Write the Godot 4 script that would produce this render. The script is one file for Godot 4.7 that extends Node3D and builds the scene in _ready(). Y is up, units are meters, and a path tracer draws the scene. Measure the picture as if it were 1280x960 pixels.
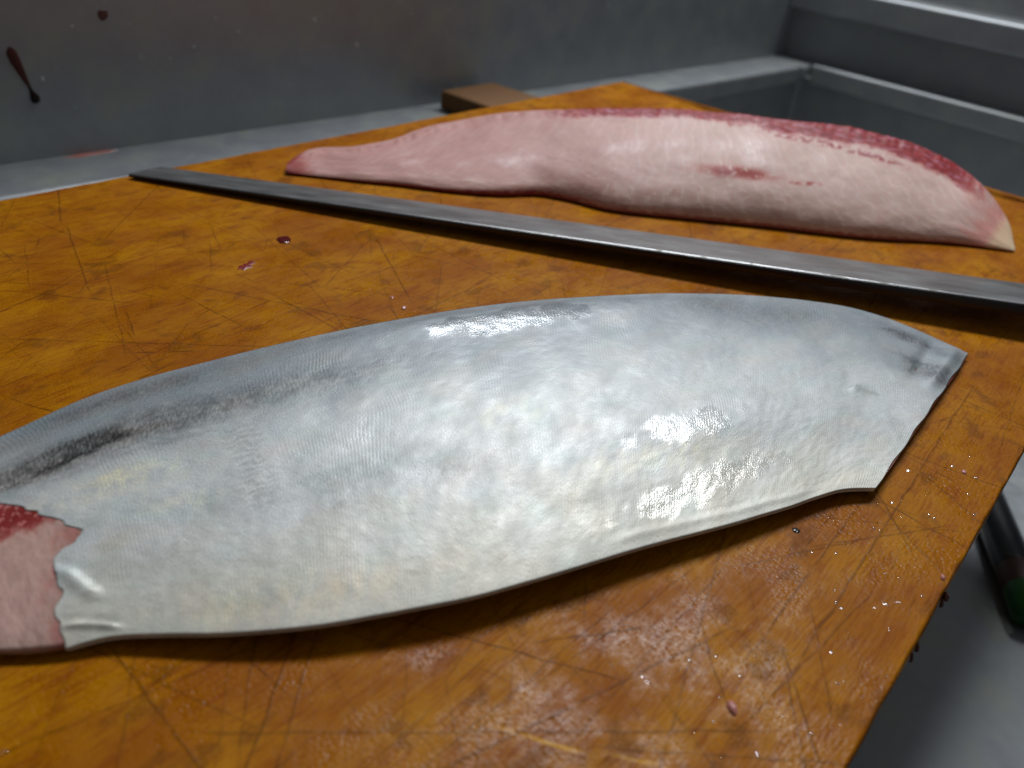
extends Node3D
# A skin-on fish fillet, a long knife and a skinned fillet on a wet wooden board, set over a stainless steel sink.

const NEAR_EDGE := [Vector3(0.0192, 0.0040, -0.2513), Vector3(0.0305, 0.0036, -0.2379), Vector3(0.0425, 0.0032, -0.2251), Vector3(0.0556, 0.0036, -0.2134), Vector3(0.0708, 0.0048, -0.2048), Vector3(0.0835, 0.0059, -0.1928), Vector3(0.0955, 0.0070, -0.1801), Vector3(0.1084, 0.0081, -0.1682), Vector3(0.1220, 0.0091, -0.1572), Vector3(0.1366, 0.0099, -0.1475), Vector3(0.1514, 0.0106, -0.1381), Vector3(0.1665, 0.0110, -0.1292), Vector3(0.1825, 0.0110, -0.1219), Vector3(0.1986, 0.0110, -0.1149), Vector3(0.2148, 0.0110, -0.1082), Vector3(0.2312, 0.0105, -0.1019), Vector3(0.2474, 0.0100, -0.0951), Vector3(0.2634, 0.0095, -0.0880), Vector3(0.2795, 0.0090, -0.0810), Vector3(0.2959, 0.0083, -0.0747), Vector3(0.3122, 0.0076, -0.0684), Vector3(0.3289, 0.0069, -0.0629), Vector3(0.3450, 0.0063, -0.0562), Vector3(0.3591, 0.0055, -0.0458)]
const FAR_EDGE := [Vector3(0.0423, 0.0120, -0.3166), Vector3(0.0687, 0.0143, -0.3191), Vector3(0.0953, 0.0166, -0.3196), Vector3(0.1219, 0.0190, -0.3197), Vector3(0.1479, 0.0213, -0.3149), Vector3(0.1733, 0.0235, -0.3070), Vector3(0.1986, 0.0255, -0.2988), Vector3(0.2241, 0.0266, -0.2909), Vector3(0.2494, 0.0273, -0.2826), Vector3(0.2745, 0.0279, -0.2733), Vector3(0.2995, 0.0280, -0.2641), Vector3(0.3240, 0.0280, -0.2536), Vector3(0.3478, 0.0280, -0.2415), Vector3(0.3717, 0.0271, -0.2296), Vector3(0.3954, 0.0260, -0.2174), Vector3(0.4188, 0.0249, -0.2045), Vector3(0.4413, 0.0235, -0.1903), Vector3(0.4640, 0.0213, -0.1765), Vector3(0.4857, 0.0190, -0.1611), Vector3(0.5062, 0.0166, -0.1443), Vector3(0.5249, 0.0140, -0.1254), Vector3(0.5386, 0.0107, -0.1031), Vector3(0.5457, 0.0071, -0.0777), Vector3(0.5495, 0.0035, -0.0524)]
const FILLET_FOOT := [Vector3(0.3946, 0.0015, -0.5439), Vector3(0.4141, 0.0015, -0.5220), Vector3(0.4324, 0.0015, -0.4987), Vector3(0.4519, 0.0015, -0.4766), Vector3(0.4694, 0.0015, -0.4528), Vector3(0.4885, 0.0015, -0.4304), Vector3(0.5104, 0.0015, -0.4107), Vector3(0.5358, 0.0015, -0.3958), Vector3(0.5499, 0.0015, -0.3719), Vector3(0.5583, 0.0015, -0.3436), Vector3(0.5750, 0.0015, -0.3195), Vector3(0.5945, 0.0015, -0.2973), Vector3(0.6140, 0.0015, -0.2751), Vector3(0.6334, 0.0015, -0.2529), Vector3(0.6524, 0.0015, -0.2302), Vector3(0.6703, 0.0015, -0.2067), Vector3(0.6890, 0.0015, -0.1839), Vector3(0.7094, 0.0015, -0.1626), Vector3(0.7315, 0.0015, -0.1431), Vector3(0.7532, 0.0015, -0.1230), Vector3(0.7720, 0.0015, -0.1005), Vector3(0.7891, 0.0015, -0.0776)]
const FILLET_RIDGE := [Vector3(0.3973, 0.0060, -0.5472), Vector3(0.4306, 0.0095, -0.5551), Vector3(0.4568, 0.0142, -0.5341), Vector3(0.4884, 0.0195, -0.5215), Vector3(0.5231, 0.0242, -0.5187), Vector3(0.5558, 0.0300, -0.5082), Vector3(0.5846, 0.0368, -0.4895), Vector3(0.6095, 0.0431, -0.4658), Vector3(0.6300, 0.0490, -0.4379), Vector3(0.6521, 0.0540, -0.4112), Vector3(0.6739, 0.0579, -0.3843), Vector3(0.6947, 0.0609, -0.3562), Vector3(0.7151, 0.0629, -0.3279), Vector3(0.7336, 0.0640, -0.2983), Vector3(0.7556, 0.0640, -0.2709), Vector3(0.7816, 0.0629, -0.2476), Vector3(0.8022, 0.0600, -0.2194), Vector3(0.8198, 0.0554, -0.1907), Vector3(0.8331, 0.0466, -0.1605), Vector3(0.8276, 0.0362, -0.1293), Vector3(0.8213, 0.0190, -0.1019), Vector3(0.7978, 0.0040, -0.0806)]

const SINK_TURN := -0.0698            # the sink's back wall runs 4 degrees off the board's long edge
var used := {}
var rng := RandomNumberGenerator.new()

func numbered(called: String) -> String:
	var n: int = used.get(called, 0)
	used[called] = n + 1
	return called if n == 0 else "%s_%03d" % [called, n]

func thing(called: String, label: String, category: String, at := Vector3.ZERO, group := "") -> Node3D:
	var o := Node3D.new()
	o.name = numbered(called)
	o.position = at
	add_child(o)
	tag(o, label, category, group)
	return o

func tag(o: Node3D, label: String, category := "", group := "") -> Node3D:
	if label: o.set_meta("label", label)
	if category: o.set_meta("category", category)
	if group: o.set_meta("group", group)
	return o

func part(called: String, mesh: Mesh, mat: Material, parent: Node3D, at := Vector3.ZERO) -> MeshInstance3D:
	var m := MeshInstance3D.new()
	m.name = called
	m.mesh = mesh
	m.material_override = mat
	m.position = at
	parent.add_child(m, true)
	return m

func noise(sd: int, freq: float, octaves := 3) -> FastNoiseLite:
	var n := FastNoiseLite.new()
	n.noise_type = FastNoiseLite.TYPE_SIMPLEX_SMOOTH
	n.seed = sd
	n.frequency = freq
	n.fractal_octaves = octaves
	return n

# ---------- meshes ----------
func sheet(nu: int, nv: int, pos: PackedVector3Array, uv: PackedVector2Array, flip := false, wrap_v := false) -> ArrayMesh:
	# nu x nv points, row by row; smooth normals from the faces
	var idx := PackedInt32Array()
	var nor := PackedVector3Array()
	nor.resize(pos.size())
	var rows := nv if wrap_v else nv - 1
	for i in nu - 1:
		for j in rows:
			var a := i * nv + j
			var b := i * nv + (j + 1) % nv
			var c := (i + 1) * nv + j
			var d := (i + 1) * nv + (j + 1) % nv
			var q := [a, b, c, c, b, d]
			if flip: q = [a, c, b, c, d, b]
			for k in [0, 3]:
				var p0: int = q[k]
				var p1: int = q[k + 1]
				var p2: int = q[k + 2]
				idx.append(p0); idx.append(p1); idx.append(p2)
				var n := (pos[p2] - pos[p0]).cross(pos[p1] - pos[p0])
				nor[p0] += n; nor[p1] += n; nor[p2] += n
	for i in nor.size(): nor[i] = nor[i].normalized() if nor[i].length() > 1e-14 else Vector3.UP
	var arr := []
	arr.resize(Mesh.ARRAY_MAX)
	arr[Mesh.ARRAY_VERTEX] = pos
	arr[Mesh.ARRAY_NORMAL] = nor
	arr[Mesh.ARRAY_TEX_UV] = uv
	arr[Mesh.ARRAY_INDEX] = idx
	var m := ArrayMesh.new()
	m.add_surface_from_arrays(Mesh.PRIMITIVE_TRIANGLES, arr)
	return m

func tri(st: SurfaceTool, a: Vector3, b: Vector3, c: Vector3, out: Vector3) -> void:
	# one flat triangle that faces «out» (front faces run clockwise)
	var n := (c - a).cross(b - a).normalized()
	if n.dot(out) < 0.0:
		var t := b; b = c; c = t
		n = -n
	for p in [a, b, c]:
		st.set_normal(n)
		st.add_vertex(p)

func quad(st: SurfaceTool, a: Vector3, b: Vector3, c: Vector3, d: Vector3, out: Vector3) -> void:
	tri(st, a, b, c, out)
	tri(st, a, c, d, out)

func bevel_box(size: Vector3, r: float, mid := Vector3.ZERO) -> ArrayMesh:
	# a box with chamfered edges
	var st := SurfaceTool.new()
	st.begin(Mesh.PRIMITIVE_TRIANGLES)
	var h := size * 0.5
	for ax in 3:
		var u := (ax + 1) % 3
		var v := (ax + 2) % 3
		for s in [-1.0, 1.0]:
			var q := []
			for k in [[-1, -1], [1, -1], [1, 1], [-1, 1]]:
				var p := Vector3.ZERO
				p[ax] = s * h[ax]; p[u] = k[0] * (h[u] - r); p[v] = k[1] * (h[v] - r)
				q.append(mid + p)
			var out := Vector3.ZERO
			out[ax] = s
			quad(st, q[0], q[1], q[2], q[3], out)
		for s in [-1.0, 1.0]:
			for w in [-1.0, 1.0]:      # edges along ax
				var q := []
				for e in [-1.0, 1.0]:
					for k in 2:
						var p := Vector3.ZERO
						p[ax] = (e if k == 0 else e) * (h[ax] - r)
						var first: bool = (k == 0) == (e < 0)
						p[u] = s * (h[u] if first else h[u] - r)
						p[v] = w * (h[v] - r if first else h[v])
						q.append(mid + p)
				var out := Vector3.ZERO
				out[u] = s; out[v] = w
				quad(st, q[0], q[1], q[2], q[3], out)
	for sx in [-1.0, 1.0]:
		for sy in [-1.0, 1.0]:
			for sz in [-1.0, 1.0]:
				var g := Vector3(sx, sy, sz)
				var a := mid + Vector3(sx * h.x, sy * (h.y - r), sz * (h.z - r))
				var b := mid + Vector3(sx * (h.x - r), sy * h.y, sz * (h.z - r))
				var c := mid + Vector3(sx * (h.x - r), sy * (h.y - r), sz * h.z)
				tri(st, a, b, c, g)
	return st.commit()

func tube(path: Array, radii: Array, sides := 16) -> ArrayMesh:
	var pos := PackedVector3Array()
	var uv := PackedVector2Array()
	var n := path.size()
	for i in n:
		var t: Vector3 = (path[mini(i + 1, n - 1)] - path[maxi(i - 1, 0)]).normalized()
		var x := t.cross(Vector3.UP if absf(t.y) < 0.9 else Vector3.RIGHT).normalized()
		var y := x.cross(t)
		for k in sides:
			var a := TAU * k / sides
			pos.append(path[i] + (x * cos(a) + y * sin(a)) * radii[i])
			uv.append(Vector2(float(k) / sides, float(i) / n))
	return sheet(n, sides, pos, uv, false, true)

func sample(table: Array, u: float) -> Vector3:
	var k := clampf(u, 0.0, 1.0) * (table.size() - 1)
	var i := mini(int(k), table.size() - 2)
	var a: Vector3 = table[maxi(i - 1, 0)]
	var b: Vector3 = table[i]
	var c: Vector3 = table[i + 1]
	var d: Vector3 = table[mini(i + 2, table.size() - 1)]
	return b.cubic_interpolate(c, a, d, k - i)

# ---------- materials ----------
func solid(color: Color, rough: float, metal := 0.0) -> StandardMaterial3D:
	var m := StandardMaterial3D.new()
	m.albedo_color = color
	m.roughness = rough
	m.metallic = metal
	return m

func gray_tex(a: PackedFloat32Array, w: int, h: int) -> ImageTexture:
	return ImageTexture.create_from_image(Image.create_from_data(w, h, false, Image.FORMAT_RF, a.to_byte_array()))

func rgb_tex(a: PackedByteArray, w: int, h: int) -> ImageTexture:
	return ImageTexture.create_from_image(Image.create_from_data(w, h, false, Image.FORMAT_RGB8, a))

func byte(x: float) -> int:
	return clampi(int(x * 255.0 + 0.5), 0, 255)

# strength of a soft streak from a to b at p
func streak(p: Vector2, a: Vector2, b: Vector2, w: float) -> float:
	var ab := b - a
	var t := clampf((p - a).dot(ab) / ab.length_squared(), 0.0, 1.0)
	var d := (p - a - ab * t).length() / w
	return exp(-d * d) * minf(1.0, minf(t, 1.0 - t) * 4.0 + 0.35)

# ---------- the near fillet's shape: s runs along it, t from the near edge to the far edge ----------
var wob: FastNoiseLite
func fish_point(s: float, t: float) -> Vector3:
	var n := sample(NEAR_EDGE, s)
	var f := sample(FAR_EDGE, s)
	var p := n.lerp(f, t)
	var e := 4.0 * t * (1.0 - t)
	var lift := 0.0050 * smoothstep(1.04, 0.55, s) + 0.001
	p.y += lift * pow(maxf(e, 0.0), 0.85) + 0.0028 * exp(-pow((t - 0.92) / 0.09, 2.0)) * smoothstep(0.25, 0.40, s) * smoothstep(0.75, 0.60, s) * smoothstep(1.0, 0.93, t)
	p.y += 0.0022 * exp(-pow((t - 0.36) / 0.11, 2.0)) * smoothstep(0.50, 0.68, s) * smoothstep(0.98, 0.85, s)
	var inside := smoothstep(0.0, 0.06, t) * smoothstep(1.0, 0.93, t)
	p.y += inside * (0.0005 * wob.get_noise_2d(s * 9.0, t * 3.5) + 0.00010 * wob.get_noise_2d(s * 60.0, t * 26.0))
	# folded bead of skin at the tip, and the raised wet rim along the near edge
	var across := (s - lerpf(0.978, 0.985, t)) / 0.008
	p.y += 0.0026 * exp(-across * across) * smoothstep(0.60, 0.72, t) * smoothstep(1.02, 0.93, t)
	p.y -= 0.0011 * exp(-pow((s - 0.962) / 0.006, 2.0)) * smoothstep(0.60, 0.74, t) * smoothstep(1.0, 0.9, t)
	var rim := (t - 0.035) / 0.012
	p.y += 0.00035 * exp(-rim * rim) * smoothstep(0.60, 0.66, s) * smoothstep(0.93, 0.86, s)
	var bump := Vector2((s - 0.91) / 0.012, (t - 0.50) / 0.030)
	p.y += 0.0012 * exp(-bump.length_squared())
	# long folds near the cut end, over the lateral line
	p.y -= 0.0016 * streak(Vector2(s, t), Vector2(0.075, 0.64), Vector2(0.170, 0.72), 0.022)
	p.y += 0.0010 * streak(Vector2(s, t), Vector2(0.095, 0.58), Vector2(0.24, 0.64), 0.018)
	# end wiggles like a cut does
	if s > 0.97: p += (f - n).normalized().cross(Vector3.UP) * 0.0004 * sin(t * 31.0) * (s - 0.97) / 0.03
	return p

func fish_up(s: float, t: float) -> Vector3:
	var ds := fish_point(minf(s + 0.004, 1.0), t) - fish_point(maxf(s - 0.004, 0.0), t)
	var dt := fish_point(s, minf(t + 0.01, 1.0)) - fish_point(s, maxf(t - 0.01, 0.0))
	var n := ds.cross(dt).normalized()
	return n if n.y > 0.0 else -n

func ragged(t: float) -> float:
	# where the skin was torn off at the cut end
	const EDGE := [Vector2(0, 0.14), Vector2(0.06, 0.135), Vector2(0.11, 0.13), Vector2(0.16, 0.135), Vector2(0.19, 0.13), Vector2(0.27, 0.125), Vector2(0.3, 0.13), Vector2(0.315, 0.14), Vector2(0.345, 0.145), Vector2(0.39, 0.13), Vector2(0.47, 0.11), Vector2(0.5, 0.1), Vector2(0.58, 0.08), Vector2(0.64, 0.065), Vector2(0.69, 0.02), Vector2(1, 0.008)]
	for i in EDGE.size() - 1:
		if t <= EDGE[i + 1].x:
			var k: float = (t - EDGE[i].x) / (EDGE[i + 1].x - EDGE[i].x)
			return lerpf(EDGE[i].y, EDGE[i + 1].y, smoothstep(0.0, 1.0, k))
	return 0.008

func build_near_fillet() -> void:
	var o := thing("fish_fillet", "large silvery skin-on fish fillet lying skin up on the front of the board", "fish fillet")
	# flesh: closed loops from the cut end to the tip
	var nu := 90
	var top := 44
	var pos := PackedVector3Array()
	var uv := PackedVector2Array()
	for i in nu:
		var s := float(i) / (nu - 1)
		var ring: Array[Vector3] = []
		for j in top:
			var t := float(j) / (top - 1)
			ring.append(fish_point(s, t) - Vector3(0, 0.00025, 0))
		for tt in [0.985, 0.93, 0.7, 0.4, 0.20, 0.11, 0.055]:
			var p := sample(NEAR_EDGE, s).lerp(sample(FAR_EDGE, s), tt)
			p.y = 0.0006 if tt != 0.985 and tt != 0.055 else p.y * 0.35
			ring.append(p)
		if i == 0 or i == nu - 1:
			var mid := Vector3.ZERO
			for p in ring: mid += p / ring.size()
			for k in ring.size(): pos.append(ring[k].lerp(mid, 0.98)); uv.append(Vector2(s, float(k) / ring.size()))
		for k in ring.size():
			pos.append(ring[k])
			uv.append(Vector2(s, minf(float(k) / (top - 1), 1.0)))
	part("flesh", sheet(nu + 2, top + 7, pos, uv, true, true), mat_raw, o)
	# skin: a sheet with a torn left end, wrapped a little over every edge
	nu = 440
	var nv := 230
	pos = PackedVector3Array()
	uv = PackedVector2Array()
	var fray := noise(41, 1.0, 3)
	for i in nu + 2:
		var u := clampf(float(i - 1) / (nu - 1), 0.0, 1.0)
		for j in nv + 2:
			var t := clampf(float(j - 1) / (nv - 1), 0.0, 1.0)
			var s0 := ragged(t) + 0.0014 * fray.get_noise_1d(t * 22.0)
			var s := lerpf(s0, 1.0, u)
			var p := fish_point(s, t)
			# two slits in the torn edge
			p.y -= 0.0003 * streak(Vector2(s, t), Vector2(0.131, 0.265), Vector2(0.160, 0.135), 0.007)
			p.y += 0.0012 * streak(Vector2(s, t), Vector2(0.131, 0.240), Vector2(0.160, 0.112), 0.007)
			p.y -= 0.0002 * streak(Vector2(s, t), Vector2(0.138, 0.085), Vector2(0.180, 0.030), 0.007)
			p.y += 0.0009 * streak(Vector2(s, t), Vector2(0.138, 0.060), Vector2(0.180, 0.018), 0.006)
			if i == 0 or i == nu + 1 or j == 0 or j == nv + 1:
				if i == 0:
					pos.append(p - Vector3(0, 0.0005, 0))
					uv.append(Vector2(s, t))
					continue
				var c := fish_point(lerpf(s, 0.5, 0.006), lerpf(t, 0.5, 0.012))
				p = Vector3(c.x, p.y - 0.0022, c.z)
			else:
				p.y += 0.0004 * smoothstep(0.0, 0.02, u)
			pos.append(p)
			uv.append(Vector2(s, t))
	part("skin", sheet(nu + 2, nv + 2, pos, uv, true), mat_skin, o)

func skin_material() -> StandardMaterial3D:
	const W := 1600
	const H := 640
	var col := PackedByteArray()
	col.resize(W * H * 3)
	var hei := PackedFloat32Array()
	hei.resize(W * H)
	var rou := PackedFloat32Array()
	rou.resize(W * H)
	var cloud := noise(3, 1.0, 4)
	var tint := noise(8, 1.0, 2)
	var fine := noise(12, 1.0, 2)
	var warp := noise(17, 1.0, 2)
	var wet := noise(23, 1.0, 3)
	for y in H:
		var t := (y + 0.5) / H
		for x in W:
			var s := (x + 0.5) / W
			var p := Vector2(s, t)
			var px := s * 4.0                     # about even in both directions
			var c1 := cloud.get_noise_2d(px * 3.2, t * 4.2)
			var c2 := cloud.get_noise_2d(px * 14.0 + 50.0, t * 11.0)
			var g := fine.get_noise_2d(x * 0.55, y * 0.16)          # short strokes across the fish
			var w := warp.get_noise_2d(px * 2.5, t * 3.0)
			var line := sin((s * 330.0 + t * 22.0 + w * 1.6) * TAU)
			var strong := clampf(0.15 + 1.5 * wet.get_noise_2d(px * 2.0 + 9.0, t * 3.0), 0.0, 1.0)
			var back := smoothstep(0.45, 0.95, t + c1 * 0.22 + c2 * 0.08)
			var belly := smoothstep(0.40, 0.05, t + c1 * 0.15)
			var r := 0.722 - 0.225 * back + 0.055 * belly
			var gr := 0.732 - 0.210 * back + 0.035 * belly
			var b := 0.731 - 0.190 * back - 0.005 * belly
			var d := c1 * 0.060 + c2 * 0.040 + g * 0.080 + line * 0.030 * strong
			# patches of pearl tint
			var k1 := tint.get_noise_2d(px * 3.0, t * 6.0)
			var k2 := tint.get_noise_2d(px * 3.6 + 30.0, t * 7.0 + 11.0)
			r += maxf(k1, 0.0) * 0.020 - maxf(k2, 0.0) * 0.015
			b += maxf(k2, 0.0) * 0.010 - maxf(k1, 0.0) * 0.018
			gr += maxf(k2, 0.0) * 0.012
			var y1 := (streak(p, Vector2(0.135, 0.52), Vector2(0.195, 0.47), 0.055) + 0.5 * streak(p, Vector2(0.58, 0.25), Vector2(0.74, 0.24), 0.045) + 0.4 * streak(p, Vector2(0.46, 0.50), Vector2(0.53, 0.44), 0.06) + 0.5 * streak(p, Vector2(0.19, 0.36), Vector2(0.25, 0.37), 0.03)) * clampf(0.5 + 1.5 * (c2 + g), 0.0, 1.3)
			r += y1 * 0.09; gr += y1 * 0.065; b -= y1 * 0.03
			# dark bars over the lateral line and smudges
			var s1 := streak(p, Vector2(0.06, 0.63), Vector2(0.175, 0.735), 0.075) + 0.45 * streak(p, Vector2(0.10, 0.90), Vector2(0.22, 0.93), 0.06)
			var s2 := streak(p, Vector2(0.112, 0.655), Vector2(0.152, 0.715), 0.018) + 0.5 * streak(p, Vector2(0.10, 0.71), Vector2(0.16, 0.76), 0.02)
			var s3 := streak(p, Vector2(0.18, 0.70), Vector2(0.36, 0.76), 0.075)
			var s4 := streak(p, Vector2(0.33, 0.40), Vector2(0.37, 0.33), 0.045) + streak(p, Vector2(0.41, 0.37), Vector2(0.47, 0.30), 0.045) + 0.8 * streak(p, Vector2(0.345, 0.285), Vector2(0.355, 0.28), 0.012)
			var s5 := streak(p, Vector2(0.255, 0.62), Vector2(0.285, 0.30), 0.013) * (0.5 + 0.5 * sin(t * 260.0 + c2 * 6.0))
			var s6 := streak(p, Vector2(0.58, 0.155), Vector2(0.70, 0.14), 0.035) + 1.3 * streak(p, Vector2(0.66, 0.93), Vector2(0.84, 0.86), 0.07)
			var s7 := streak(p, Vector2(0.915, 0.93), Vector2(0.96, 0.90), 0.030) + streak(p, Vector2(0.985, 0.68), Vector2(0.962, 0.80), 0.030)
			var grain := clampf(0.90 + 0.6 * (fine.get_noise_2d(x * 0.20 + 300.0, y * 0.05) + c2 * 0.9), 0.2, 1.4)
			d -= grain * (s1 * 0.27 + s2 * 0.22 + s3 * 0.15 + s4 * 0.10 + s5 * 0.10 + s6 * 0.08 + s7 * 0.20)
			r += s1 * 0.03 + s7 * 0.01; b -= s1 * 0.015
			var pk := streak(p, Vector2(0.22, 0.05), Vector2(0.42, 0.07), 0.05) * (0.6 + c2)
			r += pk * 0.03; b -= pk * 0.04
			var i := (y * W + x) * 3
			col[i] = byte(r + d)
			col[i + 1] = byte(gr + d)
			col[i + 2] = byte(b + d)
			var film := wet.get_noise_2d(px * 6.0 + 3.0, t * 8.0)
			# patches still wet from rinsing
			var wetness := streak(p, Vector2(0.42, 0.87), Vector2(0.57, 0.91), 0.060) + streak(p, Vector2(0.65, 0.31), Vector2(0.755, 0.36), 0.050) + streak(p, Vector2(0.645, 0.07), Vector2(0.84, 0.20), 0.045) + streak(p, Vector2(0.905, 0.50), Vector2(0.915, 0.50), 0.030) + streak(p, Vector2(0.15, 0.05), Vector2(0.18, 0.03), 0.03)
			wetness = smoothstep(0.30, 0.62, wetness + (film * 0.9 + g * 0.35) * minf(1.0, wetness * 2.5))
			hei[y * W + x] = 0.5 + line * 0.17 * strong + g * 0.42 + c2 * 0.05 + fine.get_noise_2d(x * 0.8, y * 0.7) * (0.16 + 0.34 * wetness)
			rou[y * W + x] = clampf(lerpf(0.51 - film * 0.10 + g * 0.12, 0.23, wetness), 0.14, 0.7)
	var m := solid(Color.WHITE, 1.0, 0.14)
	m.albedo_texture = rgb_tex(col, W, H)
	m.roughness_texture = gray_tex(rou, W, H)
	m.heightmap_enabled = true
	m.heightmap_texture = gray_tex(hei, W, H)
	m.heightmap_scale = 0.012
	m.metallic_specular = 0.55
	m.texture_repeat = false
	return m

func raw_material() -> StandardMaterial3D:
	# bare flesh at the cut end: pale pink with a dark red band along the lateral line
	const W := 512
	const H := 256
	var col := PackedByteArray()
	col.resize(W * H * 3)
	var hei := PackedFloat32Array()
	hei.resize(W * H)
	var n := noise(5, 1.0, 4)
	for y in H:
		var t := (y + 0.5) / H
		for x in W:
			var s := (x + 0.5) / W * 0.2          # only the bare end is seen
			var a := n.get_noise_2d(s * 60.0, t * 9.0)
			var f := n.get_noise_2d(s * 110.0 + 70.0, t * 26.0)
			var red := smoothstep(0.375, 0.455, t + a * 0.05 + f * 0.02) * smoothstep(0.10, 0.35, 0.9 - absf(f) * 0.4)
			red = maxf(red, smoothstep(0.115, 0.145, s + a * 0.02) * 0.35)
			red = maxf(red, smoothstep(0.90, 0.97, t + a * 0.05))
			var fat := smoothstep(0.10, 0.34, f) * red
			var c := Color(0.74, 0.60, 0.555).lerp(Color(0.47, 0.11, 0.10), red * 0.92).lerp(Color(0.72, 0.47, 0.45), fat * 0.8)
			var i := (y * W + x) * 3
			col[i] = byte(c.r + a * 0.06); col[i + 1] = byte(c.g + a * 0.05); col[i + 2] = byte(c.b + a * 0.05)
			hei[y * W + x] = 0.5 + a * 0.5 + f * 0.3
	var m := solid(Color.WHITE, 0.15)
	m.albedo_texture = rgb_tex(col, W, H)
	m.heightmap_enabled = true
	m.heightmap_texture = gray_tex(hei, W, H)
	m.heightmap_scale = 0.05
	m.subsurf_scatter_enabled = true
	m.uv1_scale = Vector3(5, 1, 1)
	m.subsurf_scatter_strength = 0.2
	m.texture_repeat = false
	return m

# ---------- the far fillet ----------
func loin_point(s: float, t: float) -> Vector3:
	# t: 0 foot on the near side, 0.72 ridge, 1 foot on the far side
	var n := sample(FILLET_FOOT, s)
	var r := sample(FILLET_RIDGE, s)
	var p: Vector3
	var out := Vector3(n.x - r.x, 0, n.z - r.z)
	var wide := out.length()
	out = out / maxf(wide, 1e-5)
	if t <= 0.72:
		var k := t / 0.72
		# the flank swells out over its foot, then leans back to the ridge
		var a := n + Vector3(0, r.y * 0.34, 0) + out * minf(0.004, wide * 0.1)
		var b := n.lerp(r, 0.58) + Vector3(0, r.y * 0.24, 0)
		p = n.bezier_interpolate(a, b, r, k)
	else:
		var k := (t - 0.72) / 0.28
		var f := r - out * minf(0.040, wide * 0.32 + 0.004)
		f.y = 0.0012
		p = r.bezier_interpolate(r - out * 0.010, f + Vector3(0, r.y * 0.7, 0) - out * 0.004, f, k)
	var inside := smoothstep(0.0, 0.12, t) * smoothstep(0.0, 0.05, s) * smoothstep(1.0, 0.95, s)
	p.y += inside * (0.0009 * wob.get_noise_2d(s * 11.0 + 90.0, t * 4.0) + 0.00012 * wob.get_noise_2d(s * 60.0 + 90.0, t * 20.0))
	# torn ridge
	var near_ridge := (t - 0.70) / 0.05
	p.y += exp(-near_ridge * near_ridge) * 0.0015 * wob.get_noise_2d(s * 190.0, 3.0) * inside
	return p

func build_far_fillet() -> void:
	var o := thing("fillet_loin", "thick pale pink skinned fish fillet with a dark red strip, lying behind the knife", "fish fillet")
	var nu := 260
	var nv := 96
	var pos := PackedVector3Array()
	var uv := PackedVector2Array()
	for i in nu:
		var s := float(i) / (nu - 1)
		var row := PackedVector3Array()
		for j in nv: row.append(loin_point(s, float(j) / (nv - 1)))
		for k in [0.75, 0.5, 0.25]:
			var p := row[0].lerp(row[nv - 1], k)
			p.y = 0.0008
			row.append(p)
		for j in row.size():
			pos.append(row[j])
			uv.append(Vector2(s, minf(float(j) / (nv - 1), 1.0)))
	part("flesh", sheet(nu, nv + 3, pos, uv, true, true), loin_material(), o)

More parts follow.
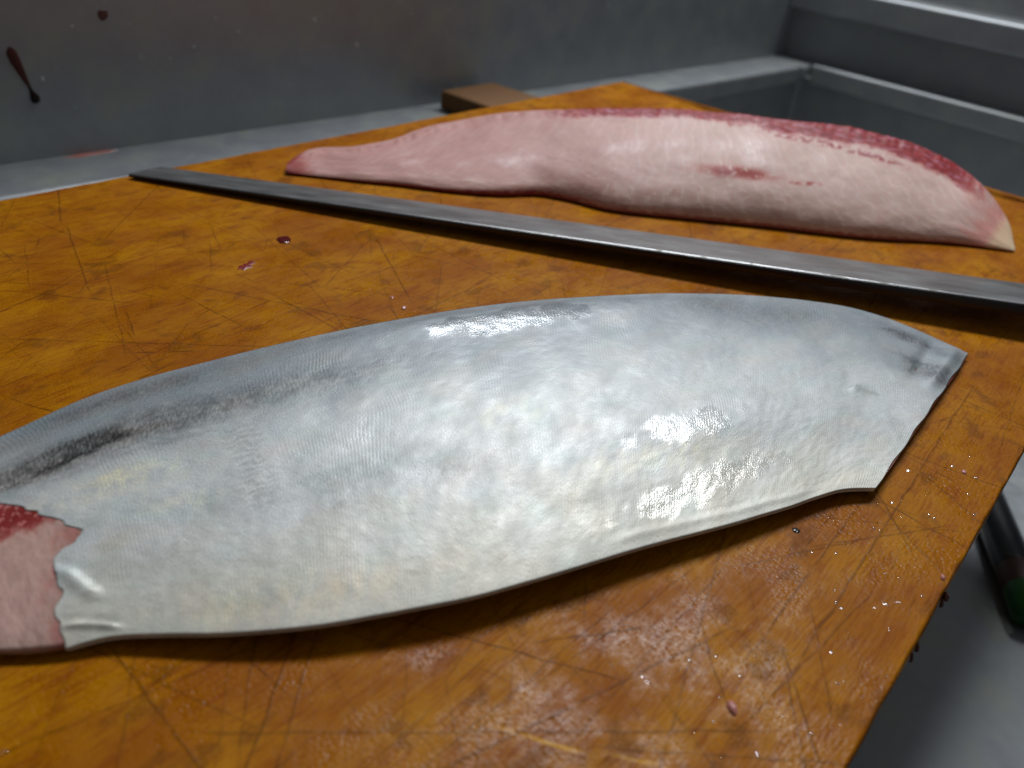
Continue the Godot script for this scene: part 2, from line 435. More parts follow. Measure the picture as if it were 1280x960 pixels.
func loin_material() -> StandardMaterial3D:
	const W := 1280
	const H := 400
	var col := PackedByteArray()
	col.resize(W * H * 3)
	var hei := PackedFloat32Array()
	hei.resize(W * H)
	var rou := PackedFloat32Array()
	rou.resize(W * H)
	var n := noise(31, 1.0, 4)
	var f := noise(32, 1.0, 2)
	for y in H:
		var t := (y + 0.5) / H
		for x in W:
			var s := (x + 0.5) / W
			var p := Vector2(s, t)
			var a := n.get_noise_2d(s * 16.0, t * 6.0)
			var b := n.get_noise_2d(s * 70.0 + 20.0, t * 24.0)
			# muscle fibres slant across the flank
			var slant := s * 2.6 + t * lerpf(-0.7, 0.95, smoothstep(0.25, 0.8, s))
			var fib := f.get_noise_2d(slant * 75.0, (t * 1.0 - s * 1.2) * 6.0)
			var seam := pow(absf(sin((slant * 14.0 + a * 0.9) * PI)), 18.0)
			var c := Color(0.685, 0.505, 0.48).lerp(Color(0.775, 0.65, 0.61), smoothstep(0.25, 0.65, s + a * 0.18))
			c = c.lerp(Color(0.70, 0.56, 0.49), clampf(smoothstep(0.3, 0.0, t + a * 0.2) * 0.6, 0.0, 1.0))
			c = c.lerp(Color(0.86, 0.77, 0.74), clampf(seam * lerpf(0.10, 0.40, smoothstep(0.30, 0.60, s)) + fib * 0.32, 0.0, 0.5))
			# dark red strip under the ridge
			var low := lerpf(0.645, 0.575, smoothstep(0.50, 0.80, s)) - 0.02 * smoothstep(0.80, 0.95, s)
			var red := smoothstep(low - 0.015, low + 0.035, t + a * 0.03 + b * 0.018 + fib * 0.01) * smoothstep(0.33, 0.42, s + b * 0.03) * smoothstep(0.935, 0.865, s + b * 0.02)
			var second := streak(p, Vector2(0.62, 0.60), Vector2(0.80, 0.525), 0.016) * smoothstep(-0.25, 0.2, b)
			red = maxf(red, second * 0.8)
			var fat := smoothstep(0.12, 0.40, n.get_noise_2d(s * 45.0, t * 30.0 + 40.0)) * red
			var dark := Color(0.58, 0.12, 0.13).lerp(Color(0.44, 0.06, 0.07), clampf(b + 0.5, 0.0, 1.0))
			c = c.lerp(dark, red).lerp(Color(0.66, 0.44, 0.52), fat * 0.75)
			# blood spots in the flank and the red underside near the thin end
			var spot := streak(p, Vector2(0.560, 0.345), Vector2(0.630, 0.335), 0.026) * smoothstep(-0.65, -0.05, b + fib * 0.4)
			spot = maxf(spot, streak(p, Vector2(0.665, 0.32), Vector2(0.70, 0.325), 0.011) * smoothstep(-0.2, 0.25, b) * 0.8)
			c = c.lerp(Color(0.56, 0.13, 0.09), clampf(spot * 1.3, 0.0, 0.95))
			var under := smoothstep(0.085, 0.03, t + b * 0.03) * smoothstep(0.50, 0.30, s + b * 0.04)
			under = maxf(under, smoothstep(0.05, 0.02, t + b * 0.02) * 0.6)
			under = maxf(under, smoothstep(0.045, 0.015, s + b * 0.01) * 0.85)
			c = c.lerp(Color(0.46, 0.09, 0.07), under * 0.85)
			# cream rim and blush at the thick end
			c = c.lerp(Color(0.72, 0.36, 0.33), smoothstep(0.90, 0.95, s + a * 0.03) * 0.45)
			c = c.lerp(Color(0.80, 0.68, 0.56), smoothstep(0.950, 0.968, s + b * 0.006))
			var i := (y * W + x) * 3
			var d := a * 0.020 + b * 0.018
			col[i] = byte(c.r + d); col[i + 1] = byte(c.g + d); col[i + 2] = byte(c.b + d)
			hei[y * W + x] = 0.5 + fib * 0.30 + b * 0.45 - seam * 0.25 + f.get_noise_2d(x * 0.35, y * 0.35) * 0.30
			rou[y * W + x] = clampf(0.54 + a * 0.22 + fib * 0.10, 0.3, 0.75)
	var m := solid(Color.WHITE, 1.0)
	m.albedo_texture = rgb_tex(col, W, H)
	m.roughness_texture = gray_tex(rou, W, H)
	m.heightmap_enabled = true
	m.heightmap_texture = gray_tex(hei, W, H)
	m.heightmap_scale = 0.012
	m.metallic_specular = 0.38
	m.subsurf_scatter_enabled = true
	m.subsurf_scatter_strength = 0.2
	m.texture_repeat = false
	return m

# ---------- the board ----------
const BOARD_X := Vector2(-0.30, 0.974)
const BOARD_Z := Vector2(-0.605, 0.0)

func board_material() -> StandardMaterial3D:
	const W := 2048
	const H := 1280
	const LX := 0.98
	const LZ := 0.6125
	var lines := PackedFloat32Array()
	lines.resize(W * H)
	var r2 := RandomNumberGenerator.new()
	r2.seed = 611
	# knife cuts: the long way, across, and astray
	var cuts := []
	for k in 1500:
		var turn: float
		match k % 4:
			0: turn = r2.randfn(0.0, 0.10)
			1: turn = r2.randfn(PI / 2, 0.22)
			2: turn = r2.randfn(-0.75, 0.25)
			_: turn = r2.randf() * PI
		cuts.append([Vector2(r2.randf() * W, r2.randf() * H), turn, r2.randf_range(25, 300), pow(r2.randf(), 2.2) * 0.65 + 0.15, r2.randf_range(0.40, 0.80)])
	for q in [[0.22, -0.045, 0.50, -0.052, 0.8, 1.6], [0.23, -0.030, 0.52, -0.040, 0.9, 1.6], [0.33, -0.015, 0.40, -0.075, 0.9, 1.8], [0.26, -0.075, 0.34, -0.030, 0.7, 1.4], [0.30, -0.055, 0.37, -0.010, 0.8, 1.5],
			[0.165, -0.375, 0.200, -0.350, 1.0, 2.2], [0.150, -0.345, 0.185, -0.352, 0.9, 2.0], [0.11, -0.44, 0.23, -0.33, 0.7, 1.6], [0.27, -0.40, 0.36, -0.29, 0.6, 1.5], [0.15, -0.52, 0.33, -0.38, 0.45, 1.8], [0.36, -0.44, 0.45, -0.36, 0.5, 1.6],
			[0.10, -0.10, 0.24, -0.055, 0.8, 1.8], [0.07, -0.16, 0.21, -0.02, 0.7, 1.7], [0.12, -0.03, 0.30, -0.09, 0.7, 1.6], [0.60, -0.08, 0.70, -0.02, 0.6, 1.5], [0.45, -0.01, 0.66, -0.03, 0.6, 1.3]]:
		var a := Vector2(q[0] / LX * W, (q[1] + 0.61) / LZ * H)
		var b := Vector2(q[2] / LX * W, (q[3] + 0.61) / LZ * H)
		cuts.append([(a + b) * 0.5, (b - a).angle(), (b - a).length(), q[4] * 0.60, q[5] * 0.62])
	cuts.append([Vector2(0.147 / LX * W, (0.61 - 0.078) / LZ * H), 1.12, 80.0, -0.8, 1.6])     # a fresh, pale cut
	cuts.append([Vector2(0.163 / LX * W, (0.61 - 0.052) / LZ * H), 1.05, 60.0, -0.6, 1.4])
	var jig := noise(2, 0.02, 2)
	for c in cuts:
		var dir := Vector2.from_angle(c[1])
		var nrm := dir.orthogonal()
		var len: float = c[2]
		var wide: float = c[4]
		for i in int(len * 1.6):
			var u := i / 1.6 - len * 0.5
			var fade := minf(1.0, (len * 0.5 - absf(u)) / 25.0) * clampf(0.75 + jig.get_noise_2d(u * 3.0, c[3] * 900.0), 0.0, 1.0)
			var p: Vector2 = c[0] + dir * u + nrm * jig.get_noise_2d(u, c[3] * 500.0) * 1.6
			for dx in range(-2, 3):
				for dy in range(-2, 3):
					var x := int(p.x) + dx
					var y := int(p.y) + dy
					if x < 0 or y < 0 or x >= W or y >= H: continue
					var d := (Vector2(x, y) - p).dot(nrm) / wide
					var v: float = c[3] * fade * exp(-d * d)
					if absf(v) > absf(lines[y * W + x]): lines[y * W + x] = v
	var col := PackedByteArray()
	col.resize(W * H * 3)
	var hei := PackedFloat32Array()
	hei.resize(W * H)
	var rou := PackedFloat32Array()
	rou.resize(W * H)
	var film := PackedFloat32Array()
	film.resize(W * H)
	var n := noise(61, 1.0, 4)
	var g := noise(62, 1.0, 3)
	var e := noise(63, 1.0, 2)
	for y in H:
		for x in W:
			var k := y * W + x
			var wx := x * 0.01
			var wy := y * 0.01
			var a := n.get_noise_2d(wx * 0.55, wy * 0.9)
			var b := n.get_noise_2d(wx * 2.2 + 40.0, wy * 4.0)
			var grain := g.get_noise_2d(wx * 1.2, wy * 26.0 + a * 2.0)
			var pore := e.get_noise_2d(x * 0.045, y * 0.45)
			var tiny := e.get_noise_2d(x * 0.31, y * 0.42)
			var c := Color(0.545, 0.308, 0.0).lerp(Color(0.635, 0.410, 0.0), clampf(0.5 + a * 1.1, 0.0, 1.0))
			c = c.lerp(Color(0.46, 0.215, 0.0), clampf(b * 0.6 + grain * 0.60 + 0.02, 0.0, 0.8))
			c = c.lerp(Color(0.44, 0.22, 0.02), clampf(pore * 0.8 - 0.15, 0.0, 0.45))
			var stain := smoothstep(0.26, 0.52, n.get_noise_2d(wx * 1.3 + 90.0, wy * 1.8))
			c = c.lerp(Color(0.30, 0.16, 0.04), stain * 0.40 * (0.7 + tiny))
			c = c.lerp(Color(0.14, 0.06, 0.0), clampf(lines[k] * 0.68, 0.0, 0.75)).lerp(Color(0.80, 0.60, 0.12), clampf(-lines[k], 0.0, 0.8))
			var i := k * 3
			var d := tiny * 0.035
			col[i] = byte(c.r + d); col[i + 1] = byte(c.g + d * 0.7); col[i + 2] = byte(c.b + d * 0.3)
			# wet where the fish was worked: a rough film with wrinkles and beads
			var pool := smoothstep(-0.45, 0.60, n.get_noise_2d(wx * 0.9 + 200.0, wy * 1.1) + 0.45 * n.get_noise_2d(wx * 5.0 + 20.0, wy * 6.0))
			var wrinkle := 1.0 - absf(e.get_noise_2d(x * 0.06 + b * 2.5 + 500.0, y * 0.11 + grain * 1.5))
			var bead := maxf(e.get_noise_2d(x * 0.23 + 900.0, y * 0.21) - 0.12, 0.0)
			hei[k] = 0.5 + b * 0.12 + grain * 0.20 + pore * 0.12 + tiny * 0.10 - maxf(lines[k], 0.0) * 0.5 + pool * (wrinkle * 0.42 + bead * 1.3)
			var broken := smoothstep(-0.25, 0.60, e.get_noise_2d(x * 0.17 + 40.0 + b * 2.0, y * 0.12) + (wrinkle - 0.75) * 0.8 + tiny * 0.35)
			film[k] = clampf(pool * pool * broken * (1.0 - 0.8 * maxf(lines[k], 0.0)), 0.0, 1.0)
			rou[k] = clampf(lerpf(0.58, 0.28, pool) + tiny * 0.18 + grain * 0.08, 0.18, 0.8)
	var m := solid(Color.WHITE, 1.0)
	m.albedo_texture = rgb_tex(col, W, H)
	m.roughness_texture = gray_tex(rou, W, H)
	m.heightmap_enabled = true
	m.heightmap_texture = gray_tex(hei, W, H)
	m.heightmap_scale = 0.030
	m.metallic_specular = 0.20
	m.clearcoat_enabled = true
	m.clearcoat = 0.12
	m.clearcoat_roughness = 0.22
	m.clearcoat_texture = gray_tex(film, W, H)
	return m

func board_uv(p: Vector3) -> Vector2:
	return Vector2(p.x / 0.98, (p.z + 0.61) / 0.6125)

func build_board() -> void:
	var o := thing("cutting_board", "large amber wooden cutting board, wet and scored with knife cuts", "cutting board")
	var mat := board_material()
	var n := noise(90, 1.0, 3)
	# a ring round the board: each step is the top edge, the worn chamfer and the side
	var ring: Array[Vector3] = []
	var count := [150, 70, 150, 40]
	var corner := [Vector3(BOARD_X.x, 0, BOARD_Z.y), Vector3(BOARD_X.y, 0, BOARD_Z.y), Vector3(BOARD_X.y, 0, BOARD_Z.x), Vector3(BOARD_X.x, 0, BOARD_Z.x)]
	for k in 4:
		for i in count[k]:
			ring.append(corner[k].lerp(corner[(k + 1) % 4], float(i) / count[k]))
	var mid: Vector3 = (corner[0] + corner[2]) * 0.5
	var pos := PackedVector3Array()
	var uv := PackedVector2Array()
	for i in ring.size() + 1:
		var p := ring[i % ring.size()]
		var q := p * 120.0
		var wear := 0.0011 + 0.0009 * n.get_noise_2d(q.x, q.z)
		var out := Vector3(signf(p.x - mid.x) * (1.0 if absf(p.x - mid.x) > 0.63 else 0.0), 0, signf(p.z - mid.z) * (1.0 if absf(p.z - mid.z) > 0.30 else 0.0))
		var inn := p - out * wear * 1.4
		var edge := p + out * 0.0006 * n.get_noise_2d(q.x * 0.4 + 40.0, q.z * 0.4)
		var rows := [mid + Vector3(0, 0, 0), inn, edge - Vector3(0, wear, 0), edge - Vector3(0, 0.0255 - 0.002, 0), edge - out * 0.002 - Vector3(0, 0.0255, 0), mid - Vector3(0, 0.0255, 0)]
		if true:
			# the top runs straight across to the far side, so that the sheet stays even
			rows[0] = Vector3(inn.x, 0, mid.z) if absf(out.z) > 0.5 and absf(out.x) < 0.5 else Vector3(clampf(inn.x, BOARD_X.x + 0.05, BOARD_X.y - 0.05), 0, mid.z)
			rows[5] = rows[0] - Vector3(0, 0.0255, 0)
		for r in rows:
			pos.append(r)
			uv.append(board_uv(r) + Vector2(0, -r.y / 0.6125))
	part("wooden_slab", sheet(ring.size() + 1, 6, pos, uv, false), mat, o)
	# dark drips that hang from the near long edge
	for q in [[0.323, 0.0017], [0.3175, 0.0009], [0.285, 0.0009], [0.278, 0.0007]]:
		var pts := [Vector3(q[0], -0.0015, 0.0002), Vector3(q[0], -0.003, 0.0008), Vector3(q[0] - 0.0004, -0.0045, 0.0012), Vector3(q[0], -0.0060, 0.0008)]
		part("drip", tube(pts, [0.0005, q[1] * 0.9, q[1], 0.0002], 9), mat_dark_drip, o)

# ---------- steel ----------
func steel(sd: int, stretch: Vector3) -> StandardMaterial3D:
	var m := solid(Color(0.63, 0.645, 0.66), 1.0, 0.54)
	var im := Image.create(512, 512, false, Image.FORMAT_RGB8)
	var n := noise(sd, 0.012, 4)
	var f := noise(sd + 1, 0.06, 3)
	var rough_a := PackedFloat32Array()
	rough_a.resize(512 * 512)
	for y in 512:
		for x in 512:
			var a := n.get_noise_2d(x, y)
			var b := f.get_noise_2d(x, y)
			var v := 0.95 + a * 0.05 + b * 0.02
			im.set_pixel(x, y, Color(v, v, v * (1.0 - maxf(a, 0.0) * 0.10)))
			rough_a[y * 512 + x] = clampf(0.46 + a * 0.08 + b * 0.04, 0.12, 0.8)
	m.albedo_texture = ImageTexture.create_from_image(im)
	m.roughness_texture = gray_tex(rough_a, 512, 512)
	m.uv1_triplanar = true
	m.uv1_scale = stretch
	return m

func build_sink() -> void:
	var o := thing("sink", "stainless steel sink whose splashed back wall and stepped ledges rise behind the board", "sink")
	o.rotation.y = SINK_TURN
	var wall := steel(200, Vector3(2.2, 2.2, 2.2))
	var ledge := wall
	var basin := wall
	var floor_steel := wall
	# back wall, then the ledge in front of it with a rounded lip, then the basin wall under the lip
	part("back_wall", bevel_box(Vector3(2.30, 0.36, 0.004), 0.001), wall, o, Vector3(0.54, 0.128, -0.831))
	part("back_ledge", lip(Vector3(-0.6, -0.05, -0.829), Vector3(1.605, -0.05, -0.829), Vector3(0, 0, 1), 0.079, 0.030), ledge, o)
	part("basin_back_wall", bevel_box(Vector3(2.25, 0.27, 0.004), 0.001), basin, o, Vector3(0.53, -0.213, -0.772))
	# right wall with two stepped ledges
	part("right_wall", bevel_box(Vector3(0.004, 0.134, 1.70), 0.001), wall, o, Vector3(1.690, 0.013, -0.078))
	part("right_ledge", lip(Vector3(1.688, -0.048, -0.745), Vector3(1.688, -0.048, 0.70), Vector3(-1, 0, 0), 0.043, 0.036), ledge, o)
	part("corner_ledge", lip(Vector3(1.607, -0.0495, -0.829), Vector3(1.688, -0.0495, -0.829), Vector3(0, 0, 1), 0.082, 0.022), ledge, o)
	part("upper_ledge", lip(Vector3(1.70, 0.088, -0.827), Vector3(1.70, 0.088, 0.70), Vector3(-1, 0, 0), 0.054, 0.046), ledge, o)
	part("upper_wall", bevel_box(Vector3(0.004, 0.34, 1.70), 0.001), wall, o, Vector3(1.704, 0.262, -0.078))
	part("basin_right_wall", bevel_box(Vector3(0.004, 0.27, 1.60), 0.001), basin, o, Vector3(1.665, -0.213, -0.055))
	part("added_front_ledge", lip(Vector3(1.66, -0.05, 0.34), Vector3(-0.6, -0.05, 0.34), Vector3(0, 0, -1), 0.060, 0.030), ledge, o)  # unseen ledge, added with the front wall to shade the basin
	part("added_front_wall", bevel_box(Vector3(2.25, 0.27, 0.004), 0.001), basin, o, Vector3(0.53, -0.213, 0.300))  # unseen wall, added to keep ambient light off the basin floor
	part("basin_floor", bevel_box(Vector3(2.9, 0.004, 1.9), 0.001), floor_steel, o, Vector3(0.55, -0.326, 0.15))

func lip(a: Vector3, b: Vector3, out: Vector3, depth: float, drop: float) -> ArrayMesh:
	# a ledge with a rounded front edge, a front face and a return underneath, swept from a to b
	var prof := [Vector2(0, 0), Vector2(depth * 0.5, 0), Vector2(depth - 0.006, 0)]
	for k in 6:
		var w := PI / 2 * (k + 1) / 6.0
		prof.append(Vector2(depth - 0.006 + sin(w) * 0.006, -0.006 + cos(w) * 0.006))
	prof.append(Vector2(depth, -drop + 0.003))
	prof.append(Vector2(depth - 0.003, -drop))
	prof.append(Vector2(0.004, -drop))
	var st := SurfaceTool.new()
	st.begin(Mesh.PRIMITIVE_TRIANGLES)
	var steps := 40
	var n := noise(7, 6.0, 2)
	for i in prof.size() - 1:
		var p: Vector2 = prof[i]
		var q: Vector2 = prof[i + 1]
		var side := Vector2(-(q.y - p.y), q.x - p.x)
		var face := out * side.x + Vector3.UP * side.y
		if i >= prof.size() - 2: face = Vector3.DOWN
		for k in steps:
			var c0 := a.lerp(b, float(k) / steps)
			var c1 := a.lerp(b, float(k + 1) / steps)
			var w0 := out * 0.0012 * n.get_noise_1d(k * 1.0)
			var w1 := out * 0.0012 * n.get_noise_1d(k + 1.0)
			if i == 0: quad(st, c0 + out * p.x + Vector3.UP * p.y, c1 + out * p.x + Vector3.UP * p.y, c1 + w1 + out * q.x + Vector3.UP * q.y, c0 + w0 + out * q.x + Vector3.UP * q.y, face)
			else: quad(st, c0 + w0 + out * p.x + Vector3.UP * p.y, c1 + w1 + out * p.x + Vector3.UP * p.y, c1 + w1 + out * q.x + Vector3.UP * q.y, c0 + w0 + out * q.x + Vector3.UP * q.y, face)
	for e in [a, b]:
		var away: Vector3 = (e - (a + b) * 0.5).normalized()
		for i in range(1, prof.size() - 1):
			tri(st, e + out * prof[0].x, e + out * prof[i].x + Vector3.UP * prof[i].y, e + out * prof[i + 1].x + Vector3.UP * prof[i + 1].y, away)
	return st.commit()

# ---------- the knife ----------
func build_knife() -> void:
	var o := thing("long_knife", "long straight steel knife with a blunt square tip lying between the two fillets", "knife")
	var heel_near := Vector3(0.6240, 0.0225, -0.0316)
	var heel_far := Vector3(0.6980, 0.0125, -0.0430)
	var tip_near := Vector3(0.2915, 0.0042, -0.598)
	var tip_far := Vector3(0.3235, 0.0032, -0.6045)
	var nu := 60
	var pos := PackedVector3Array()
	var uv := PackedVector2Array()
	for i in nu + 2:
		var u := clampf(float(i - 1) / (nu - 1), 0.0, 1.0)
		var a := tip_near.lerp(heel_near, u)
		var b := tip_far.lerp(heel_far, u)
		b += (b - a).normalized() * 0.0012 * sin(u * PI)
		var x := (b - a).normalized()
		var along := (heel_near - tip_near).normalized()
		var y := along.cross(x)
		if y.y < 0.0: y = -y
		var thick := lerpf(0.0032, 0.0062, u)
		var w := (b - a).length()
		# profile: spine face towards the camera, small chamfer, flat, bevel down to the edge, underside
		for q in [[0.0006, -0.0026], [0.0006, -0.0010], [0.0008, -0.0003], [0.0014, 0.0], [w * 0.55, 0.0], [w * 0.93, -0.0008], [w, -0.0019], [w * 0.93, -0.0024], [w * 0.5, -0.0034]]:
			var p: Vector3 = a + x * q[0] + y * q[1]
			if i == 0 or i == nu + 1: p = a + x * w * 0.5 - y * thick * 0.5
			pos.append(p)
			uv.append(Vector2(u, q[0] / w))
	var m := sheet(nu + 2, 9, pos, uv, true, true)
	part("blade", flat_shaded(m), knife_steel(), o)
	# the thick back of the knife, its colour darkened to paint the shade under the flat
	pos = PackedVector3Array()
	uv = PackedVector2Array()
	for i in nu + 2:
		var u := clampf(float(i - 1) / (nu - 1), 0.0, 1.0)
		var a := tip_near.lerp(heel_near, u)
		var b := tip_far.lerp(heel_far, u)
		var x := (b - a).normalized()
		var y := (heel_near - tip_near).normalized().cross(x)
		if y.y < 0.0: y = -y
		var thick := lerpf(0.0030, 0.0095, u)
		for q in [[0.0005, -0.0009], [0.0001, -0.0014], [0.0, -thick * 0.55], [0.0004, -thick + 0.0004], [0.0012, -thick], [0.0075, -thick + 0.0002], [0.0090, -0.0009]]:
			var p: Vector3 = a + x * q[0] + y * q[1]
			if i == 0 or i == nu + 1: p = a + x * 0.004 - y * thick * 0.5
			pos.append(p)
			uv.append(Vector2(u, q[0]))
	part("shade_painted_spine", sheet(nu + 2, 7, pos, uv, true, true), solid(Color(0.13, 0.11, 0.10), 0.32, 0.3), o)
	# the handle lies over the board's front edge, outside the picture
	var h0 := (heel_near + heel_far) * 0.5 + Vector3(0, -0.0015, 0)
	var dir := (heel_near - tip_near).normalized()
	part("handle", tube([h0 - dir * 0.001, h0 + dir * 0.001, h0 + dir * 0.02, h0 + dir * 0.08, h0 + dir * 0.138, h0 + dir * 0.14], [0.001, 0.0118, 0.0124, 0.0135, 0.012, 0.001], 20), mat_handle, o)

func flat_shaded(m: ArrayMesh) -> ArrayMesh:
	var st := SurfaceTool.new()
	var a := m.surface_get_arrays(0)
	st.begin(Mesh.PRIMITIVE_TRIANGLES)
	st.set_smooth_group(-1)
	for i in a[Mesh.ARRAY_INDEX]:
		st.set_uv(a[Mesh.ARRAY_TEX_UV][i])
		st.add_vertex(a[Mesh.ARRAY_VERTEX][i])
	st.generate_normals()
	return st.commit()

func knife_steel() -> StandardMaterial3D:
	const W := 1024
	const H := 96
	var col := PackedByteArray()
	col.resize(W * H * 3)
	var rou := PackedFloat32Array()
	rou.resize(W * H)
	var n := noise(301, 1.0, 4)
	for y in H:
		for x in W:
			var a := n.get_noise_2d(x * 0.012, y * 0.03)
			var b := n.get_noise_2d(x * 0.006 + 70.0, y * 0.55)
			var c := n.get_noise_2d(x * 0.06, y * 0.12 + 40.0)
			var spot := smoothstep(0.30, 0.50, c)
			var v := 0.52 + a * 0.04 + b * 0.03 - spot * 0.10
			var i := (y * W + x) * 3
			col[i] = byte(v); col[i + 1] = byte(v + 0.004); col[i + 2] = byte(v + 0.006 - spot * 0.02)
			rou[y * W + x] = clampf(0.36 + a * 0.08 + b * 0.05 + spot * 0.1, 0.2, 0.75)
	var m := solid(Color.WHITE, 1.0, 0.9)
	m.albedo_texture = rgb_tex(col, W, H)
	m.roughness_texture = gray_tex(rou, W, H)
	m.texture_repeat = false
	return m

# ---------- small things ----------
func blob(size: Vector3, sd: int, rough := 0.25, flat := 0.25) -> ArrayMesh:
	# an uneven low lump; its foot is at y 0
	var n := noise(sd, 1.4, 3)
	var pos := PackedVector3Array()
	var uv := PackedVector2Array()
	var rings := 9
	var sides := 22
	for i in rings:
		var v := float(i) / (rings - 1)
		for k in sides + 1:
			var a := TAU * k / sides
			var d := Vector3(cos(a), 0, sin(a))
			var edge := 1.0 + rough * n.get_noise_3d(d.x * 1.1, 5.0, d.z * 1.1)
			var y := pow(sin(v * PI / 2), 0.7) * (1.0 + flat * n.get_noise_3d(d.x * (1.0 - v) * 1.6, v, d.z * (1.0 - v) * 1.6))
			var r := cos(v * PI / 2) * edge
			pos.append(Vector3(d.x * r * size.x * 0.5, y * size.y, d.z * r * size.z * 0.5))
			uv.append(Vector2(float(k) / sides, v))
	return sheet(rings, sides + 1, pos, uv, true)

func scrap(called: String, label: String, category: String, at: Vector3, size: Vector3, turn: float, mat: Material, sd: int, group := "", rough := 0.3) -> MeshInstance3D:
	var m := MeshInstance3D.new()
	m.name = numbered(called)
	m.mesh = blob(size, sd, rough)
	m.material_override = mat
	m.position = at
	m.rotation.y = turn
	add_child(m)
	tag(m, label, category, group)
	return m

func in_sink(x: float, y: float, z: float) -> Vector3:
	return Transform3D(Basis(Vector3.UP, SINK_TURN), Vector3.ZERO) * Vector3(x, y, z)

func droplets(called: String, count: int, place: Callable, sizes: Vector2, mat: Material, sd: int, tall := 0.26) -> void:
	var mm := MultiMesh.new()
	mm.transform_format = MultiMesh.TRANSFORM_3D
	mm.mesh = blob(Vector3(1, tall, 1), sd, 0.35, 0.2)
	mm.instance_count = count
	var r := RandomNumberGenerator.new()
	r.seed = sd
	for i in count:
		var d := lerpf(sizes.x, sizes.y, pow(r.randf(), 3.0))
		var b := Basis(Vector3.UP, r.randf() * TAU).scaled(Vector3(d, d, d * r.randf_range(0.7, 1.5)))
		mm.set_instance_transform(i, place.call(r, b))
	var o := MultiMeshInstance3D.new()
	o.name = called
	o.multimesh = mm
	o.material_override = mat
	o.set_meta("kind", "stuff")
	add_child(o)

var mat_skin: StandardMaterial3D
var mat_raw: StandardMaterial3D
var mat_dark_meat: StandardMaterial3D
var mat_dark_drip: StandardMaterial3D
var mat_handle: StandardMaterial3D

func ceiling_lamp(label: String, at: Vector3, target: Vector3, size: Vector2, energy: float, color: Color) -> void:
	var o := thing("work_lamp", label, "lamp")
	o.look_at_from_position(at, target, Vector3.UP)
	part("housing", bevel_box(Vector3(size.x + 0.04, size.y + 0.04, 0.05), 0.006, Vector3(0, 0, 0.032)), solid(Color(0.75, 0.75, 0.74), 0.5), o)
	var glow := solid(Color(0.9, 0.9, 0.9), 0.5)
	glow.emission_enabled = true
	glow.emission = color
	glow.emission_energy_multiplier = 0.5
	part("lamp_diffuser", bevel_box(Vector3(size.x, size.y, 0.006), 0.002, Vector3(0, 0, 0.003)), glow, o)
	var l := AreaLight3D.new()
	l.name = "lamp_light"
	l.area_size = size
	l.area_normalize_energy = true
	l.light_energy = energy
	l.light_color = color
	l.position = Vector3(0, 0, -0.004)
	l.shadow_enabled = true
	o.add_child(l)

func _ready() -> void:
	# camera: above the board's front edge, 33 degrees down, rolled 7 degrees
	var cam := Camera3D.new()
	cam.name = "camera"
	cam.transform = Transform3D(Basis(Vector3(0.6460, 0.1083, 0.7557), Vector3(0.3534, 0.8351, -0.4217), Vector3(-0.6767, 0.5394, 0.5012)).orthonormalized(), Vector3(0, 0.24, 0))
	cam.near = 0.02
	cam.far = 20.0
	var eye := CameraAttributesPhysical.new()
	eye.frustum_focal_length = 25.9
	eye.frustum_focus_distance = 0.42
	eye.exposure_aperture = 6.5
	cam.attributes = eye
	cam.fov = 49.72
	add_child(cam)
	cam.current = true
	# a dim room all round, and two lamps
	var env := Environment.new()
	env.background_mode = Environment.BG_COLOR
	env.background_color = Color(0.120, 0.130, 0.138).linear_to_srgb()
	env.tonemap_mode = Environment.TONE_MAPPER_LINEAR
	env.tonemap_exposure = 1.0
	env.sdfgi_enabled = true
	env.ssao_enabled = true
	env.ssil_enabled = true
	var we := WorldEnvironment.new()
	we.name = "environment"
	we.environment = env
	add_child(we)
	ceiling_lamp("white panel lamp above the far corner of the sink", Vector3(1.64, 1.90, -0.79), Vector3(0.33, 0, -0.18), Vector2(1.25, 0.38), 5.9, Color(0.97, 0.985, 1.0))

	wob = noise(19, 1.0, 2)
	mat_dark_meat = solid(Color(0.50, 0.11, 0.12), 0.3)
	mat_dark_drip = solid(Color(0.30, 0.13, 0.04), 0.2)
	mat_handle = solid(Color(0.52, 0.40, 0.26), 0.6)
	mat_raw = raw_material()
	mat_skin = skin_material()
	build_sink()
	build_board()
	# a wooden bearer under the board's back edge
	var wood := solid(Color(0.40, 0.26, 0.085), 0.7)
	var bear := MeshInstance3D.new()
	bear.name = numbered("wooden_block")
	bear.mesh = bevel_box(Vector3(0.098, 0.0225, 0.30), 0.0015)
	bear.material_override = wood
	bear.position = Vector3(0.835, -0.0374, -0.603)
	add_child(bear)
	tag(bear, "brown wooden block on the steel ledge, poking out behind the board", "wooden block")
	build_near_fillet()
	build_far_fillet()
	build_knife()
	small_things()

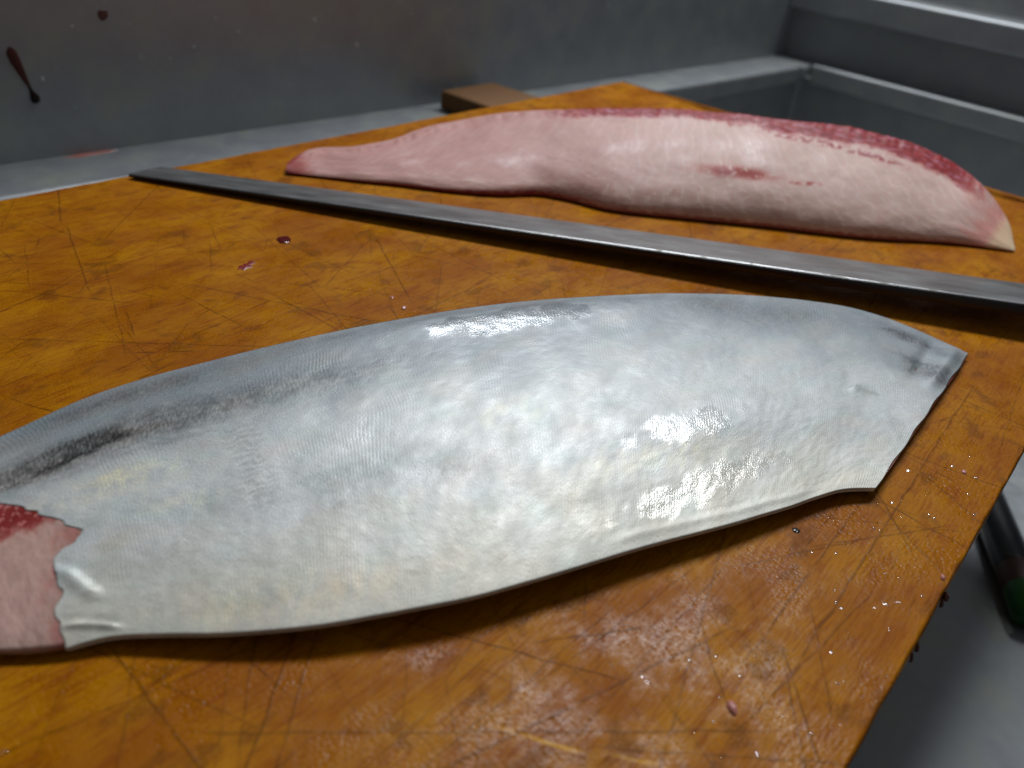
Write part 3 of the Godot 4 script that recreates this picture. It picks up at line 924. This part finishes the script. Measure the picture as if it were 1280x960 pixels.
func small_things() -> void:
	var blood := solid(Color(0.30, 0.02, 0.03), 0.12)
	var thin_blood := solid(Color(0.45, 0.10, 0.05), 0.35)
	var old_blood := solid(Color(0.26, 0.075, 0.045), 0.4)
	var pink := solid(Color(0.66, 0.42, 0.38), 0.3)
	var clot := solid(Color(0.05, 0.015, 0.015), 0.2)
	scrap("blood_drop", "dark red blood drop on the board left of the knife", "blood drop", Vector3(0.3171, -0.0002, -0.4427), Vector3(0.013, 0.0012, 0.010), 0.9, blood, 401)
	scrap("blood_smear", "faint pinkish red smear on the board, nearer than the dark drop", "blood smear", Vector3(0.2734, -0.0003, -0.4234), Vector3(0.016, 0.0007, 0.007), 0.4, thin_blood, 402, "", 0.7)
	scrap("flesh_scrap", "tiny pink flesh scrap just behind the silvery fillet, nearer of the two", "flesh scrap", Vector3(0.3144, -0.0002, -0.3212), Vector3(0.005, 0.0012, 0.003), 0.4, pink, 403)
	scrap("flesh_scrap", "tiny pink flesh scrap behind the silvery fillet, farther from it", "flesh scrap", Vector3(0.3179, -0.0002, -0.3356), Vector3(0.0045, 0.001, 0.0022), 0.9, pink, 404)
	scrap("flesh_scrap", "pale pink flesh scrap on the bare board in the right foreground", "flesh scrap", Vector3(0.2036, -0.0002, -0.0389), Vector3(0.006, 0.0016, 0.0036), 0.8, pink, 405)
	scrap("dark_speck", "round dark speck on the board below the fillet's pointed corner", "speck", Vector3(0.3086, -0.0002, -0.062), Vector3(0.004, 0.0007, 0.0036), 0.2, clot, 406)
	scrap("flesh_scrap", "pinkish bit of flesh on the board's front edge", "flesh scrap", Vector3(0.3290, -0.0002, -0.0035), Vector3(0.004, 0.0012, 0.002), 0.2, pink, 407)
	scrap("flesh_scrap", "small pink flesh bit right of the fillet's tip, near the board's edge", "flesh scrap", Vector3(0.4182, -0.0002, -0.0187), Vector3(0.004, 0.001, 0.0025), 0.2, pink, 408)
	# blood on the back wall
	var run := thing("blood_drip", "long dark red blood drip running down the steel back wall", "blood drip")
	var path := []
	var radii := []
	for q in [[0.2495, 0.050, 0.0012], [0.2500, 0.046, 0.0042], [0.2520, 0.038, 0.0044], [0.2545, 0.030, 0.0034], [0.2570, 0.022, 0.0024], [0.2590, 0.016, 0.0014]]:
		path.append(Vector3(q[0], q[1], 0.0)); radii.append(q[2])
	var flat := Basis.from_scale(Vector3(1, 1, 0.22))
	var t1 := part("thin_streak", tube(path, radii, 12), old_blood, run)
	t1.basis = flat
	var t2 := part("clotted_drop", tube([Vector3(0.2590, 0.0165, 0), Vector3(0.2600, 0.012, 0), Vector3(0.2618, 0.006, 0), Vector3(0.2625, 0.002, 0), Vector3(0.2625, 0.0005, 0)], [0.0012, 0.0016, 0.0042, 0.0040, 0.0006], 14), clot, run)
	t2.basis = Basis.from_scale(Vector3(1, 1, 0.35))
	run.transform = Transform3D(Basis(Vector3.UP, SINK_TURN), in_sink(0, 0, -0.8288))
	var sp := scrap("blood_spot", "small reddish brown spot high on the steel back wall", "blood spot", in_sink(0.333, 0.073, -0.8292), Vector3(0.010, 0.0008, 0.010), 0.0, solid(Color(0.33, 0.19, 0.17), 0.5), 411)
	sp.basis = Basis(Vector3.UP, SINK_TURN) * Basis(Vector3.RIGHT, PI / 2)
	scrap("flesh_film", "pink smear of flesh on the ledge at the foot of the back wall", "smear", in_sink(0.300, -0.0502, -0.824), Vector3(0.046, 0.0012, 0.009), SINK_TURN, pink, 412, "", 0.5)
	# tool on the basin floor
	var tool := thing("brush_handle", "dark tubular tool with a brown band and green end on the basin floor", "tool")
	var a := Vector3(0.893, -0.305, 0.003)
	var d := (Vector3(0.789, -0.305, 0.057) - a).normalized()
	part("handle", tube([a - d * 0.20, a - d * 0.199, a, a + d * 0.087, a + d * 0.088], [0.001, 0.017, 0.018, 0.0185, 0.017], 18), solid(Color(0.05, 0.055, 0.07), 0.3), tool)
	part("brown_band", tube([a + d * 0.088, a + d * 0.0885, a + d * 0.116, a + d * 0.1165], [0.017, 0.0188, 0.0188, 0.017], 18), solid(Color(0.24, 0.12, 0.05), 0.5), tool)
	part("green_end", tube([a + d * 0.1165, a + d * 0.117, a + d * 0.150, a + d * 0.158], [0.017, 0.0188, 0.0188, 0.001], 18), solid(Color(0.08, 0.30, 0.10), 0.35), tool)
	scrap("residue", "pale grey splash of residue on the basin floor beside the dark tool", "residue", Vector3(0.745, -0.3242, 0.051), Vector3(0.044, 0.0008, 0.024), 0.5, solid(Color(0.62, 0.64, 0.62), 0.6), 413, "", 0.7)
	# water
	var water := StandardMaterial3D.new()
	water.refraction_enabled = true
	water.refraction_scale = 0.033
	water.albedo_color = Color(1, 1, 1, 0.0)
	water.transparency = BaseMaterial3D.TRANSPARENCY_ALPHA
	water.roughness = 0.03
	var residue := solid(Color(0.66, 0.67, 0.67), 0.45)
	var patch := noise(500, 9.0, 3)
	var wet_board := func(r: RandomNumberGenerator, b: Basis) -> Transform3D:
		for tries in 40:
			var p := Vector3(r.randf_range(0.03, 0.46), -0.0001, r.randf_range(-0.20, -0.002))
			if patch.get_noise_2d(p.x, p.z) + r.randf() * 0.5 - smoothstep(-0.03, -0.15, p.z) * 0.25 > 0.22: return Transform3D(b, p)
		return Transform3D(b, Vector3(0.2, -0.0001, -0.01))
	droplets("water_droplets", 240, wet_board, Vector2(0.0005, 0.0020), water, 501, 0.20)
	var wet_wall := func(r: RandomNumberGenerator, b: Basis) -> Transform3D:
		var p := in_sink(r.randf_range(0.15, 1.5), r.randf_range(-0.04, 0.12), -0.8289)
		return Transform3D(Basis(Vector3.UP, SINK_TURN) * Basis(Vector3.RIGHT, PI / 2) * b, p)
	droplets("dried_splashes", 150, wet_wall, Vector2(0.0010, 0.0042), residue, 502, 0.08)
